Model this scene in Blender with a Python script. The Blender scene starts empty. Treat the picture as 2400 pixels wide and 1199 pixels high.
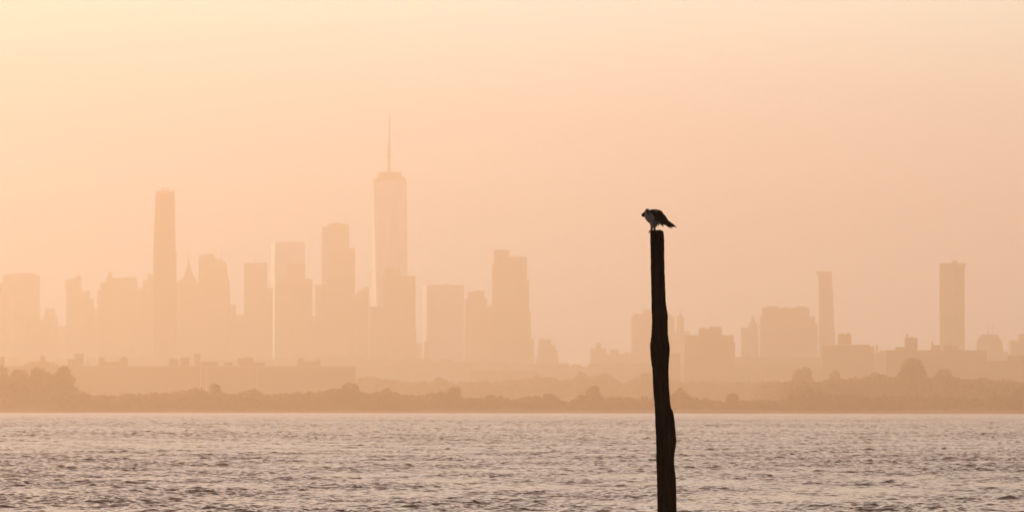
import bpy, bmesh, math, random
import numpy as np
from mathutils import Vector, Matrix, noise

random.seed(7)
rng = np.random.default_rng(7)
S = bpy.context.scene
COL = S.collection

# ------------------------------------------------------------------ camera
PX = 8.1e-5                    # radians per pixel of the 2400 px wide photograph
CAM_H = 5.0                    # metres above the water
HORIZON_Y = 954.0
ROLL = math.radians(0.072)
PITCH = math.atan((599.5 - HORIZON_Y) * -PX)
_f = Vector((0, math.cos(PITCH), math.sin(PITCH)))
_u0 = Vector((0, -math.sin(PITCH), math.cos(PITCH)))
_r0 = Vector((1, 0, 0))
_r = _r0 * math.cos(ROLL) + _u0 * math.sin(ROLL)
_u = _u0 * math.cos(ROLL) - _r0 * math.sin(ROLL)

cam_d = bpy.data.cameras.new('camera')
cam_d.sensor_width = 36.0
cam_d.lens = 18.0 / (1200 * PX)
cam_d.clip_start = 0.5
cam_d.clip_end = 60000
cam_d.dof.use_dof = True          # a long lens focused near the bird leaves the far city slightly soft
cam_d.dof.focus_distance = 118.0
cam_d.dof.aperture_fstop = 8.5
cam = bpy.data.objects.new('camera', cam_d)
COL.objects.link(cam)
cam.matrix_world = Matrix(((_r.x, _u.x, -_f.x, 0), (_r.y, _u.y, -_f.y, 0), (_r.z, _u.z, -_f.z, CAM_H), (0, 0, 0, 1)))
S.camera = cam

# ------------------------------------------------------------------ render / exposure
S.render.engine = 'CYCLES'
S.view_settings.view_transform = 'Standard'
S.view_settings.look = 'None'
S.view_settings.exposure = 0.0
S.view_settings.gamma = 1.0
S.cycles.use_denoising = True
S.cycles.max_bounces = 6
S.cycles.diffuse_bounces = 2
S.cycles.glossy_bounces = 2
S.cycles.volume_bounces = 1
S.cycles.sample_clamp_indirect = 4.0

# ------------------------------------------------------------------ sun and sky
SUN_EL = math.radians(12.5)
SUN_AZ = math.radians(-33.0)       # left of the view axis (+Y)
SUN_STRENGTH = 4.75
sun_dir = Vector((math.sin(SUN_AZ) * math.cos(SUN_EL), math.cos(SUN_AZ) * math.cos(SUN_EL), math.sin(SUN_EL)))
sd = bpy.data.lights.new('sun', 'SUN')
sd.energy = SUN_STRENGTH
sd.angle = math.radians(0.5)
sd.color = (1.0, 0.492, 0.252)
sun = bpy.data.objects.new('sun', sd)
COL.objects.link(sun)
sun.rotation_euler = (-sun_dir).to_track_quat('-Z', 'Y').to_euler()

W = bpy.data.worlds.new('World')
S.world = W
W.use_nodes = True
nt = W.node_tree
nt.nodes.clear()
N = nt.nodes.new
out = N('ShaderNodeOutputWorld')
bg = N('ShaderNodeBackground')
sky = N('ShaderNodeTexSky')
sky.sky_type = 'NISHITA'
sky.sun_disc = False
sky.sun_elevation = SUN_EL
sky.sun_rotation = SUN_AZ
sky.dust_density = 6.0
sky.air_density = 1.5
sky.ozone_density = 1.0
tc = N('ShaderNodeTexCoord')
sep = N('ShaderNodeSeparateXYZ')
nt.links.new(tc.outputs['Generated'], sep.inputs[0])
mr = N('ShaderNodeMapRange')          # height of the view direction 0..0.5 -> 0..1
mr.inputs['From Min'].default_value = 0.0
mr.inputs['From Max'].default_value = 0.5
nt.links.new(sep.outputs['Z'], mr.inputs['Value'])
ramp = N('ShaderNodeValToRGB')
SKY_STOPS = [(0.0, (0.55, 0.32, 0.21)), (0.04, (0.57, 0.37, 0.26)), (0.075, (0.66, 0.47, 0.34)), (0.11, (1.0, 0.85, 0.57)), (0.155, (1.40, 1.38, 0.90)),
             (0.30, (1.52, 1.31, 1.04)), (0.6, (0.90, 0.82, 0.76)), (1.0, (0.30, 0.30, 0.32))]
cr = ramp.color_ramp
cr.elements[0].position, cr.elements[0].color = SKY_STOPS[0][0], (*SKY_STOPS[0][1], 1)
cr.elements[1].position, cr.elements[1].color = SKY_STOPS[-1][0], (*SKY_STOPS[-1][1], 1)
for p_, c_ in SKY_STOPS[1:-1]:
    e = cr.elements.new(p_)
    e.color = (*c_, 1)
nt.links.new(mr.outputs[0], ramp.inputs[0])
# dimmer away from the sun
dot = N('ShaderNodeVectorMath')
dot.operation = 'DOT_PRODUCT'
dot.inputs[1].default_value = Vector((math.sin(SUN_AZ), math.cos(SUN_AZ), 0))
nt.links.new(tc.outputs['Generated'], dot.inputs[0])
mz = N('ShaderNodeMapRange')
mz.interpolation_type = 'LINEAR'
mz.inputs['From Min'].default_value = -1.0
mz.inputs['From Max'].default_value = 1.0
mz.inputs['To Min'].default_value = 0.0
mz.inputs['To Max'].default_value = 1.0
nt.links.new(dot.outputs['Value'], mz.inputs['Value'])
azr = N('ShaderNodeValToRGB')
az_stops = [(0.0, (0.26, 0.28, 0.48)), (0.5, (0.24, 0.26, 0.34)), (0.80, (0.60, 0.55, 0.54)), (0.89, (0.99, 0.94, 0.87)), (0.918, (1.02, 1.0, 0.96)), (0.945, (0.97, 0.93, 0.88)), (1.0, (1.3, 1.25, 1.15))]
ar = azr.color_ramp
ar.elements[0].position, ar.elements[0].color = 0.0, (*az_stops[0][1], 1)
ar.elements[1].position, ar.elements[1].color = 1.0, (*az_stops[-1][1], 1)
for p_, c_ in az_stops[1:-1]:
    e = ar.elements.new(p_)
    e.color = (*c_, 1)
nt.links.new(mz.outputs[0], azr.inputs[0])
mul = N('ShaderNodeMix')
mul.data_type = 'RGBA'
mul.blend_type = 'MULTIPLY'
mul.inputs['Factor'].default_value = 1.0
nt.links.new(ramp.outputs[0], mul.inputs['A'])
nt.links.new(azr.outputs[0], mul.inputs['B'])
sk = N('ShaderNodeVectorMath')
sk.operation = 'SCALE'
sk.inputs['Scale'].default_value = 0.05
nt.links.new(sky.outputs[0], sk.inputs[0])
mix = N('ShaderNodeMix')
mix.data_type = 'RGBA'
mix.inputs['Factor'].default_value = 0.10
nt.links.new(mul.outputs['Result'], mix.inputs['A'])
nt.links.new(sk.outputs[0], mix.inputs['B'])
nt.links.new(mix.outputs['Result'], bg.inputs['Color'])
bg.inputs['Strength'].default_value = 1.0
nt.links.new(bg.outputs[0], out.inputs[0])

HAZE_DENSITY = 0.242e-3
HAZE_COLOR = (1.0, 0.725, 0.475)
HAZE_G = 0.50

# ------------------------------------------------------------------ helpers
def at(x, y, D):
    """the point at depth D (metres) seen at pixel x, y of the photograph"""
    d = _f + _r * ((x - 1200) * PX) + _u * ((599.5 - y) * PX)
    d = d * (D / d.y)
    return Vector((d.x, d.y, d.z + CAM_H))

def mesh_obj(name, verts, faces, mats, parent=None, smooth=False, mat_idx=None):
    me = bpy.data.meshes.new(name)
    me.from_pydata([tuple(v) for v in verts], [], faces)
    for m in (mats if isinstance(mats, (list, tuple)) else [mats]):
        me.materials.append(m)
    if smooth:
        me.polygons.foreach_set('use_smooth', [True] * len(me.polygons))
    if mat_idx is not None:
        me.polygons.foreach_set('material_index', mat_idx)
    me.update()
    o = bpy.data.objects.new(name, me)
    COL.objects.link(o)
    if parent is not None:
        o.parent = parent
        o.matrix_parent_inverse = parent.matrix_world.inverted() if parent.type != 'EMPTY' else Matrix.Translation(-parent.location)
    return o

def np_mesh(name, co, faces, mats, smooth=False):
    me = bpy.data.meshes.new(name)
    n, k = faces.shape
    me.vertices.add(len(co))
    me.vertices.foreach_set('co', np.ascontiguousarray(co, np.float32).ravel())
    me.loops.add(n * k)
    me.loops.foreach_set('vertex_index', np.ascontiguousarray(faces, np.int32).ravel())
    me.polygons.add(n)
    me.polygons.foreach_set('loop_start', np.arange(0, n * k, k, dtype=np.int32))
    if smooth:
        me.polygons.foreach_set('use_smooth', np.ones(n, bool))
    me.materials.append(mats)
    me.update(calc_edges=True)
    o = bpy.data.objects.new(name, me)
    COL.objects.link(o)
    return o

def tag(o, label=None, cat=None, group=None, kind=None):
    if label: o['label'] = label
    if cat: o['category'] = cat
    if group: o['group'] = group
    if kind: o['kind'] = kind
    return o

def empty(name, loc, label, cat, group=None):
    o = bpy.data.objects.new(name, None)
    o.empty_display_size = 1.0
    o.location = loc
    COL.objects.link(o)
    return tag(o, label, cat, group)

def new_mat(name):
    m = bpy.data.materials.new(name)
    m.use_nodes = True
    t = m.node_tree
    b = t.nodes['Principled BSDF']
    return m, t, b

# ------------------------------------------------------------------ materials
def facade_mat(name, base, glass, rough=0.45, floor_h=3.9, bay=3.2, spec=0.5, metal=0.0):
    m, t, b = new_mat(name)
    tcn = t.nodes.new('ShaderNodeTexCoord')
    br = t.nodes.new('ShaderNodeTexBrick')
    br.offset = 0.0
    br.inputs['Scale'].default_value = 1.0
    br.inputs['Brick Width'].default_value = bay
    br.inputs['Row Height'].default_value = floor_h
    br.inputs['Mortar Size'].default_value = 0.55
    br.inputs['Color1'].default_value = (*glass, 1)
    br.inputs['Color2'].default_value = (glass[0] * 1.5, glass[1] * 1.5, glass[2] * 1.5, 1)
    br.inputs['Mortar'].default_value = (*base, 1)
    comb = t.nodes.new('ShaderNodeCombineXYZ')
    sp = t.nodes.new('ShaderNodeSeparateXYZ')
    ad = t.nodes.new('ShaderNodeMath')
    t.links.new(tcn.outputs['Object'], sp.inputs[0])
    t.links.new(sp.outputs['X'], ad.inputs[0])
    t.links.new(sp.outputs['Y'], ad.inputs[1])
    t.links.new(ad.outputs[0], comb.inputs['X'])
    t.links.new(sp.outputs['Z'], comb.inputs['Y'])
    t.links.new(comb.outputs[0], br.inputs['Vector'])
    t.links.new(br.outputs['Color'], b.inputs['Base Color'])
    b.inputs['Roughness'].default_value = rough
    b.inputs['Specular IOR Level'].default_value = spec
    b.inputs['Metallic'].default_value = metal
    return m

M_STONE = facade_mat('stone facade', (0.24, 0.21, 0.19), (0.05, 0.055, 0.06), 0.6)
M_BRICK = facade_mat('brown brick facade', (0.13, 0.075, 0.05), (0.075, 0.055, 0.045), 0.8, 3.0, 3.6, 0.2)
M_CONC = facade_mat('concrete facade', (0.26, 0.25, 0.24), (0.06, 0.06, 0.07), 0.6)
M_GLASS = facade_mat('glass curtain wall', (0.20, 0.21, 0.22), (0.14, 0.16, 0.18), 0.25, 4.0, 1.6, 0.9, 0.3)
M_MIRROR = facade_mat('mirror glass curtain wall', (0.50, 0.52, 0.55), (0.42, 0.45, 0.5), 0.28, 4.0, 1.6, 1.0, 0.7)

M_FLANK_GLOW = facade_mat('flank sun glow tint', (0.62, 0.54, 0.36), (0.55, 0.5, 0.36), 0.36, 4.0, 1.6, 1.0, 1.0)  # yellow metallic variant of the mirror glass, sun glow tinted into its colour

def plain_mat(name, col, rough=0.7, metal=0.0, nscale=0.5, var=0.35):
    m, t, b = new_mat(name)
    no = t.nodes.new('ShaderNodeTexNoise')
    no.inputs['Scale'].default_value = nscale
    no.inputs['Detail'].default_value = 5
    tcn = t.nodes.new('ShaderNodeTexCoord')
    t.links.new(tcn.outputs['Object'], no.inputs['Vector'])
    r = t.nodes.new('ShaderNodeValToRGB')
    r.color_ramp.elements[0].position = 0.3
    r.color_ramp.elements[1].position = 0.7
    r.color_ramp.elements[0].color = (*[c * (1 - var) for c in col], 1)
    r.color_ramp.elements[1].color = (*[c * (1 + var) for c in col], 1)
    t.links.new(no.outputs['Fac'], r.inputs[0])
    t.links.new(r.outputs[0], b.inputs['Base Color'])
    b.inputs['Roughness'].default_value = rough
    b.inputs['Metallic'].default_value = metal
    return m

M_ROOF = plain_mat('roof machinery', (0.15, 0.14, 0.13), 0.7)
M_STEEL = plain_mat('steel mast', (0.06, 0.06, 0.065), 0.7)
M_COPPER = plain_mat('patina copper roof', (0.16, 0.22, 0.19), 0.6)
M_PARAPET = plain_mat('pale stone coping', (0.5, 0.46, 0.4), 0.7)
def leaf_mat():
    m = plain_mat('foliage', (0.055, 0.045, 0.02), 0.85, 0, 0.12, 0.5)
    t = m.node_tree
    b = t.nodes['Principled BSDF']
    tr = t.nodes.new('ShaderNodeBsdfTranslucent')
    tr.inputs['Color'].default_value = (0.32, 0.14, 0.025, 1)
    mx = t.nodes.new('ShaderNodeMixShader')
    mx.inputs[0].default_value = 0.5
    t.links.new(b.outputs[0], mx.inputs[1])
    t.links.new(tr.outputs[0], mx.inputs[2])
    t.links.new(mx.outputs[0], t.nodes['Material Output'].inputs['Surface'])
    return m
M_LEAF = leaf_mat()
M_BARK = plain_mat("bark", (0.018, 0.016, 0.013), 0.9, 0, 2.0)
M_SAND = plain_mat('beach sand and dry grass', (0.25, 0.14, 0.09), 0.95, 0, 0.03, 0.35)

# ------------------------------------------------------------------ haze: one closed box round camera and scene
def build_haze():
    bm = bmesh.new()
    bmesh.ops.create_cube(bm, size=1.0)
    me = bpy.data.meshes.new('haze')
    bm.to_mesh(me)
    bm.free()
    o = bpy.data.objects.new('haze', me)
    COL.objects.link(o)
    x0, x1, y0, y1, z0, z1 = -7000, 7000, -3000, 14000, -7.0, 640.0
    o.scale = (x1 - x0, y1 - y0, z1 - z0)
    o.location = ((x0 + x1) / 2, (y0 + y1) / 2, (z0 + z1) / 2)
    m = bpy.data.materials.new('haze')
    m.use_nodes = True
    t = m.node_tree
    t.nodes.clear()
    mo = t.nodes.new('ShaderNodeOutputMaterial')
    v = t.nodes.new('ShaderNodeVolumePrincipled')
    v.inputs['Color'].default_value = (*HAZE_COLOR, 1)
    v.inputs['Absorption Color'].default_value = (1, 1, 1, 1)
    v.inputs['Density'].default_value = HAZE_DENSITY
    v.inputs['Density Attribute'].default_value = ''
    v.inputs['Anisotropy'].default_value = HAZE_G
    t.links.new(v.outputs[0], mo.inputs['Volume'])
    me.materials.append(m)
    tag(o, kind='stuff')
    o['label'] = 'warm sunset haze filling the air over the bay'
build_haze()

# ------------------------------------------------------------------ ground beyond the water
GROUND_Z = 7.0
SHORE = 4500.0
def ground_z(x, y):
    """height of the land behind the shore"""
    t = np.clip((y - SHORE) / 110.0, -1.0, 1.0)
    wob = 0.9 * np.sin(x * 0.011 + 1.0) + 0.6 * np.sin(x * 0.031 + 2.0) + 0.35 * np.sin(x * 0.083)
    prof = np.where(t < 0, t * 8.0, 5.2 * np.clip(t, 0, 1) ** 0.75)
    extra = np.clip((y - SHORE - 110) / 500, 0, 1) * (GROUND_Z - 5.2) + np.clip((y - 5000) / 1800, 0, 1) * 9.0
    return prof + extra + wob * np.clip(t, 0, 1) * np.clip(1.2 - (y - SHORE) / 1500, 0, 1)

def build_ground():
    ys = np.concatenate([np.linspace(SHORE - 60, SHORE, 5)[:-1], np.linspace(SHORE, SHORE + 120, 40), np.linspace(SHORE + 135, SHORE + 900, 30), np.linspace(5600, 13800, 30)])
    xs = np.linspace(-6500, 6500, 1600)
    X, Y = np.meshgrid(xs, ys)
    Z = ground_z(X, Y)
    n0, n1 = X.shape
    idx = np.arange(n0 * n1).reshape(n0, n1)
    f = np.stack([idx[:-1, :-1], idx[:-1, 1:], idx[1:, 1:], idx[1:, :-1]], -1).reshape(-1, 4)
    o = np_mesh('ground', np.stack([X, Y, Z], -1).reshape(-1, 3), f, M_SAND, True)
    tag(o, kind='structure')
build_ground()

# ------------------------------------------------------------------ water
WPK = 2.0
WTAIL = 1.2
WANG = 335
WSPR = 0.95
WAVE = 0.0058
CHOP = 1.4
def build_water():
    # a fan of rows (depth) and columns (bearing), fine where the photograph looks
    rows = list(np.arange(-60, 228, 4.0))
    d = 228.0
    while d < SHORE + 25:
        rows.append(d)
        d += 0.085 * (d / 250.0) ** 1.15
    rows = np.array(rows)
    half = math.tan(math.radians(6.7))
    cols_in = np.linspace(-half, half, 900)
    side = half * (1.05 ** np.arange(1, 60))
    side = side[side < 1.6]
    cols = np.concatenate([-side[::-1], cols_in, side])
    dc = np.gradient(cols)
    Dn = np.maximum(rows, 120.0)[:, None]
    X = (Dn * cols[None, :]).astype(np.float32)
    Y = np.repeat(rows[:, None], len(cols), 1).astype(np.float32)
    spc = np.maximum(np.gradient(rows)[:, None] * np.ones(len(cols))[None, :], (Dn * dc[None, :])).astype(np.float32)
    Z = np.zeros_like(X)
    DX = np.zeros_like(X)
    DY = np.zeros_like(X)
    lost = np.zeros_like(X)
    r2 = np.random.default_rng(3)
    nw = 110
    # short wind chop running towards the camera and to the left
    lam = np.exp(np.linspace(math.log(0.32), math.log(16.0), nw) + r2.uniform(-0.02, 0.02, nw))
    ang = math.radians(WANG) + r2.normal(0, WSPR, nw)
    # gusts make some patches rougher than others
    patch = 0.85 + 0.22 * np.sin(X * 0.021 + 0.9 * np.sin(Y * 0.006)) * np.sin(Y * 0.013 + 1.7 * np.sin(X * 0.017)) \
        + 0.30 * np.sin(X * 0.31 + 1.3 * np.sin(Y * 0.043)) * np.sin(Y * 0.11 + X * 0.05)
    patch = patch.astype(np.float32)
    # open water further out carries a rougher, longer sea than the sheltered side of the bay
    off = np.clip((Y - 420.0) / 1500.0, 0, 1)
    off = (off * off * (3 - 2 * off) * 1.5).astype(np.float32)
    for l, a in zip(lam, ang):
        k = 2 * math.pi / l
        amp = WAVE * l ** 1.1 * (1.0 if l < WPK else (WPK / l) ** WTAIL)
        th = np.float32(k * math.cos(a)) * X + np.float32(k * math.sin(a)) * Y + np.float32(r2.uniform(0, 6.283))
        th -= 0.45 * np.sin(th)              # lee faces steeper than the backs
        w = np.clip((l / spc - 2.0) / 1.6, 0, 1)
        lost += (1 - w) * (amp * k) ** 2 * 0.5
        w = w * patch
        if l > 2.0:
            w = w * (1.0 + off * min(1.0, (l - 2.0) / 1.5))
        Z += amp * w * np.sin(th)
        c = np.cos(th) * w
        DX += CHOP * amp * math.cos(a) * c
        DY += CHOP * amp * math.sin(a) * c
    co = np.stack([X + DX, Y + DY, Z], -1).reshape(-1, 3)
    n0, n1 = X.shape
    idx = np.arange(n0 * n1, dtype=np.int32).reshape(n0, n1)
    f = np.stack([idx[:-1, :-1], idx[:-1, 1:], idx[1:, 1:], idx[1:, :-1]], -1).reshape(-1, 4)
    m, t, b = new_mat('bay water')
    b.inputs['Base Color'].default_value = (0.05, 0.062, 0.066, 1)
    b.inputs['Roughness'].default_value = 0.12
    b.inputs['IOR'].default_value = 1.333
    tcn = t.nodes.new('ShaderNodeTexCoord')
    n1_ = t.nodes.new('ShaderNodeTexNoise')
    n1_.inputs['Scale'].default_value = 3.2
    n1_.inputs['Detail'].default_value = 4
    n1_.inputs['Roughness'].default_value = 0.6
    bp = t.nodes.new('ShaderNodeBump')
    bp.inputs['Strength'].default_value = 0.5
    bp.inputs['Distance'].default_value = 0.04
    t.links.new(tcn.outputs['Object'], n1_.inputs['Vector'])
    t.links.new(n1_.outputs['Fac'], bp.inputs['Height'])
    t.links.new(bp.outputs[0], b.inputs['Normal'])
    at_r = t.nodes.new('ShaderNodeAttribute')       # unresolved ripples of the far water act as roughness
    at_r.attribute_name = 'ripple'
    t.links.new(at_r.outputs['Fac'], b.inputs['Roughness'])
    o = np_mesh('water', co, f, m, True)
    rip = o.data.attributes.new('ripple', 'FLOAT', 'POINT')
    rip.data.foreach_set('value', np.clip(0.07 + np.sqrt(np.sqrt(lost)) * 0.2, 0.07, 0.6).astype(np.float32).ravel())
    tag(o, kind='structure')
    print('water verts', len(co))
build_water()

# ------------------------------------------------------------------ building kit
def prism(name, plan, z0, z1, mat, parent, top_plan=None):
    """plan: list of (X, Y) going round; straight walls from z0 to z1 (top_plan: tapered)"""
    n = len(plan)
    tp = top_plan or plan
    v = [(x, y, z0) for x, y in plan] + [(x, y, z1) for x, y in tp]
    f = [tuple(range(n - 1, -1, -1)), tuple(range(n, 2 * n))]
    f += [(i, (i + 1) % n, n + (i + 1) % n, n + i) for i in range(n)]
    return mesh_obj(name, v, f, mat, parent)

def rect_plan(x0, x1, D, depth, side=0.0):
    """plan whose front spans pixels x0..x1 at depth D; side>0: pixels of left flank in view left of x0"""
    a, b = at(x0, 954, D).x, at(x1, 954, D).x
    s = side * PX * D
    if side > 0:
        return [(a, D), (b, D), (b - s * 0.6, D + depth), (a - s, D + depth)]
    # a slight turn so that faces do not lie square to the view
    q = 0.07 * (b - a)
    return [(a, D + q), (b, D), (b, D + depth), (a, D + depth + q)]

def block(name, x0, x1, ytop, D, mat, parent, depth=None, side=0.0, ybot=None, taper=0.0, xt=None):
    """a box-like storey mass seen between pixels x0..x1 with its top at ytop; xt: pixel span of its top"""
    w = (x1 - x0) * PX * D
    depth = depth if depth is not None else max(8.0, min(60.0, w * 0.9))
    xm = (x0 + x1) / 2
    z1 = at(xm, ytop, D).z
    z0 = (ground_z(np.array(at(xm, 954, D).x), np.array(float(D))) - 1.0) if ybot is None else at(xm, ybot, D).z
    plan = rect_plan(x0, x1, D, depth, side)
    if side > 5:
        # flank towards the low sun: thin yellow metal skin added to strengthen its glow
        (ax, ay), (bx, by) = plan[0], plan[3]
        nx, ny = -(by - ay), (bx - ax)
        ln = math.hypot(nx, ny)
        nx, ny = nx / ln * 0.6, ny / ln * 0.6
        prism('flank_glow_skin', [(ax, ay), (bx, by), (bx + nx, by + ny), (ax + nx, ay + ny)][::-1], float(z0), float(z1) - 0.5, M_FLANK_GLOW, parent)
    top = rect_plan(xt[0], xt[1], D, depth, side) if xt else None
    if taper:
        cx = sum(p[0] for p in plan) / 4
        cy = sum(p[1] for p in plan) / 4
        top = [(cx + (p[0] - cx) * taper, cy + (p[1] - cy) * taper) for p in (top or plan)]
    return prism(name, plan, float(z0), float(z1), mat, parent, top)

def profile(name, pts, D, depth, mat, parent):
    """an elevation outline (pixels) as a solid of real depth"""
    n = len(pts)
    v = []
    for x, y in pts:
        p = at(x, y, D)
        v.append((p.x, D, p.z))
    for x, y in pts:
        p = at(x, y, D)
        v.append((p.x, D + depth, p.z))
    f = [tuple(range(n)), tuple(range(2 * n - 1, n - 1, -1))]
    f += [(i, n + i, n + (i + 1) % n, (i + 1) % n) for i in range(n)]
    o = mesh_obj(name, v, f, mat, parent)
    bm = bmesh.new()
    bm.from_mesh(o.data)
    bmesh.ops.recalc_face_normals(bm, faces=bm.faces)
    bm.to_mesh(o.data)
    bm.free()
    return o

def tube(name, pts, radii, mat, parent, seg=10):
    """round tube through world points"""
    v, f = [], []
    for i, (p, r) in enumerate(zip(pts, radii)):
        a = pts[max(i - 1, 0)]
        b = pts[min(i + 1, len(pts) - 1)]
        d = (Vector(b) - Vector(a)).normalized()
        e1 = d.orthogonal().normalized()
        e2 = d.cross(e1)
        for k in range(seg):
            t = 2 * math.pi * k / seg
            v.append(Vector(p) + e1 * (r * math.cos(t)) + e2 * (r * math.sin(t)))
    for i in range(len(pts) - 1):
        for k in range(seg):
            f.append((i * seg + k, i * seg + (k + 1) % seg, (i + 1) * seg + (k + 1) % seg, (i + 1) * seg + k))
    f.append(tuple(range(seg - 1, -1, -1)))
    f.append(tuple(range((len(pts) - 1) * seg, len(pts) * seg)))
    return mesh_obj(name, v, f, mat, parent, True)

def mast(name, x, y0, y1, D, depth, r0, r1, parent):
    a, b = at(x, y0, D + depth), at(x, y1, D + depth)
    return tube(name, [a, a.lerp(b, .5), b], [r0, (r0 + r1) / 2, r1], M_STEEL, parent, 8)

def bld(name, x0, x1, D, label, cat='office tower', group='towers of the hazy skyline'):
    p = at((x0 + x1) / 2, 954, D)
    return empty(name, (p.x, D + 15, float(ground_z(np.array(p.x), np.array(float(D))))), label, cat, group)

# ------------------------------------------------------------------ far skyline, left to right
def b1():
    t = bld('office_tower', 5, 88, 10600, 'broad office tower with faintly bowed top, first big tower at the left edge')
    block('shaft', 5, 88, 645, 10600, M_STONE, t, side=2)
    block('crown', 14, 80, 642, 10606, M_ROOF, t, depth=35, ybot=646)
    block('crown', 36, 76, 639.5, 10610, M_ROOF, t, depth=25, ybot=642)
    t = bld('office_block', -60, 15, 10300, 'lower block cut by the left edge, in front of the bowed tower')
    block('shaft', -60, 14, 684, 10300, M_CONC, t)
    block('setback', -60, 4, 664, 10310, M_CONC, t, ybot=684)
    t = bld('office_block', 56, 118, 10000, 'low flat block between the bowed tower and the small stepped tower')
    block('shaft', 56, 114, 752, 10000, M_CONC, t)
    block('penthouse', 80, 100, 749.5, 10010, M_ROOF, t, depth=12, ybot=752)
    t = bld('office_tower', 99, 133, 10700, 'small stepped tower with narrow top, right of the low flat block')
    block('shaft', 99, 132, 741, 10700, M_STONE, t)
    block('setback', 104, 127, 722, 10706, M_STONE, t, ybot=741)
    t = bld('office_block', 128, 160, 10900, 'faint low block in the gap left of the slant-topped tower')
    block('shaft', 128, 158, 764, 10900, M_STONE, t)
    t = bld('office_tower', 153, 189, 10600, 'slim tower whose roof slants up to its right corner')
    profile('shaft', [(155, 960), (155, 676), (152.5, 674), (152.5, 657), (171, 652), (180, 646), (188.5, 647), (189, 960)], 10600, 34, M_GLASS, t)
    block('penthouse', 179, 187, 644, 10606, M_ROOF, t, depth=10, ybot=648)
    t = bld('office_tower', 189, 217, 10500, 'stepped tower attached to the right of the slant-topped tower')
    block('shaft', 188.5, 217, 700, 10520, M_STONE, t)
    block('setback', 188.5, 209, 681, 10526, M_STONE, t, ybot=700)
    t = bld('office_block', 210, 232, 10900, 'faint low block in the narrow gap before the broad stepped tower')
    block('shaft', 212, 231, 724, 10900, M_STONE, t)
    t = bld('office_tower', 227, 317, 10500, 'broad flat-topped tower with steps down on its left side')
    block('shaft', 227, 317, 678, 10500, M_STONE, t)
    block('setback', 234, 317, 661, 10505, M_STONE, t, ybot=678)
    block('setback', 247, 316, 651, 10510, M_STONE, t, ybot=661)
    block('cooling_tower', 251, 262, 637, 10530, M_ROOF, t, depth=9, ybot=651, xt=(252.5, 260.5))
    block('parapet', 288, 316, 649, 10511, M_PARAPET, t, depth=20, ybot=651)
    t = bld('office_tower', 317, 361, 10650, 'stepped old tower hidden partly behind the tall tower under construction', group='towers of the hazy skyline')
    block('shaft', 317, 363, 675, 10650, M_STONE, t)
    block('setback', 334, 363, 656, 10656, M_STONE, t, ybot=675)
    block('setback', 344, 363, 642, 10662, M_STONE, t, ybot=656)
    # tall tower under construction
    D = 9350
    t = bld('unfinished_tower', 362, 408, D, 'tall slim dark tower under construction with open columns on its top', 'skyscraper')
    profile('shaft', [(358.5, 960), (359.5, 580), (362.5, 500), (364.5, 452), (406, 452), (407, 500), (408, 583), (410.5, 590), (411, 960)], D, 42, M_CONC, t)
    block('open_floor', 365, 406, 447.5, D + 2, M_CONC, t, depth=30, ybot=450)
    for x, y in ((366, 446), (371, 448.5), (376, 444.5), (379, 443.5), (386, 443), (393, 442), (399, 449), (405.5, 444)):
        block('column', x - 1.2, x + 1.2, y, D + 4, M_CONC, t, depth=2.5, ybot=452)
    block('formwork', 377, 396, 441, D + 6, M_ROOF, t, depth=12, ybot=443)
    for y in (475, 500, 522, 545):
        block('hoist_tie', 407, 409, y, D + 10, M_STEEL, t, depth=3, ybot=y + 3)
    # pyramid roof with spire
    D = 10500
    t = bld('spire_tower', 412, 462, D, 'tower with steep pyramid roof and needle spire, right of the unfinished tower', 'tower')
    block('shaft', 411, 464, 664, D, M_STONE, t)
    block('setback', 413, 462, 649, D + 5, M_STONE, t, ybot=664, xt=(427, 454), depth=40)
    block('pyramid_roof', 429, 453, 622, D + 10, M_COPPER, t, ybot=649, depth=22, taper=0.28)
    block('lantern', 438, 444, 608, D + 18, M_COPPER, t, ybot=623, depth=5, taper=0.6)
    mast('spire', 441, 609, 594, D, 20, 1.3, 0.3, t)
    # round-shouldered tower
    D = 10400
    t = bld('office_tower', 466, 537, D, 'tall tower with shoulders rounding down on the right and thin rooftop mast')
    profile('shaft', [(463, 960), (465, 640), (466.5, 599), (481, 597), (500, 597), (504, 604), (516, 608), (526, 613), (529, 622), (530, 645), (535, 655), (537, 700), (538, 960)], D, 50, M_STONE, t)
    block('penthouse', 480, 501, 594, D + 10, M_ROOF, t, depth=15, ybot=598)
    mast('mast', 519, 609, 584, D, 20, 0.7, 0.3, t)
    mast('mast', 514, 609, 598, D, 20, 0.5, 0.3, t)
    t = bld('office_block', 534, 576, 10500, 'low two-step block right of the round-shouldered tower')
    block('shaft', 534, 574, 736, 10500, M_STONE, t)
    block('setback', 534, 552, 713, 10505, M_STONE, t, ybot=736)
    D = 10500
    t = bld('office_tower', 571, 624, D, 'plain slab tower with flat top and short central mast')
    block('shaft', 571, 624.5, 617, D, M_GLASS, t)
    block('parapet', 572, 624, 615.5, D + 2, M_ROOF, t, depth=30, ybot=617)
    mast('mast', 598, 616, 600, D, 14, 0.8, 0.3, t)
    t = bld('office_block', 620, 642, 10450, 'lower block tucked between the plain slab and the bright-edged tower')
    block('shaft', 620, 638, 674, 10450, M_STONE, t)
    # bright-edged tower
    D = 10600
    t = bld('glass_tower', 643, 714, D, 'flat-topped glass tower with wide sunlit left edge glowing yellow', 'tower')
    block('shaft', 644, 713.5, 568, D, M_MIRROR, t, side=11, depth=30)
    block('parapet', 647, 712, 566.5, D + 4, M_ROOF, t, depth=30, ybot=568)
    t = bld('office_tower', 670, 716, 10350, 'shorter tower overlapping the lower right of the bright-edged tower')
    block('shaft', 671, 713, 617, 10400, M_STONE, t)
    t = bld('office_tower', 643, 729, 10150, 'broad slab in front of and below the bright-edged tower')
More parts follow.
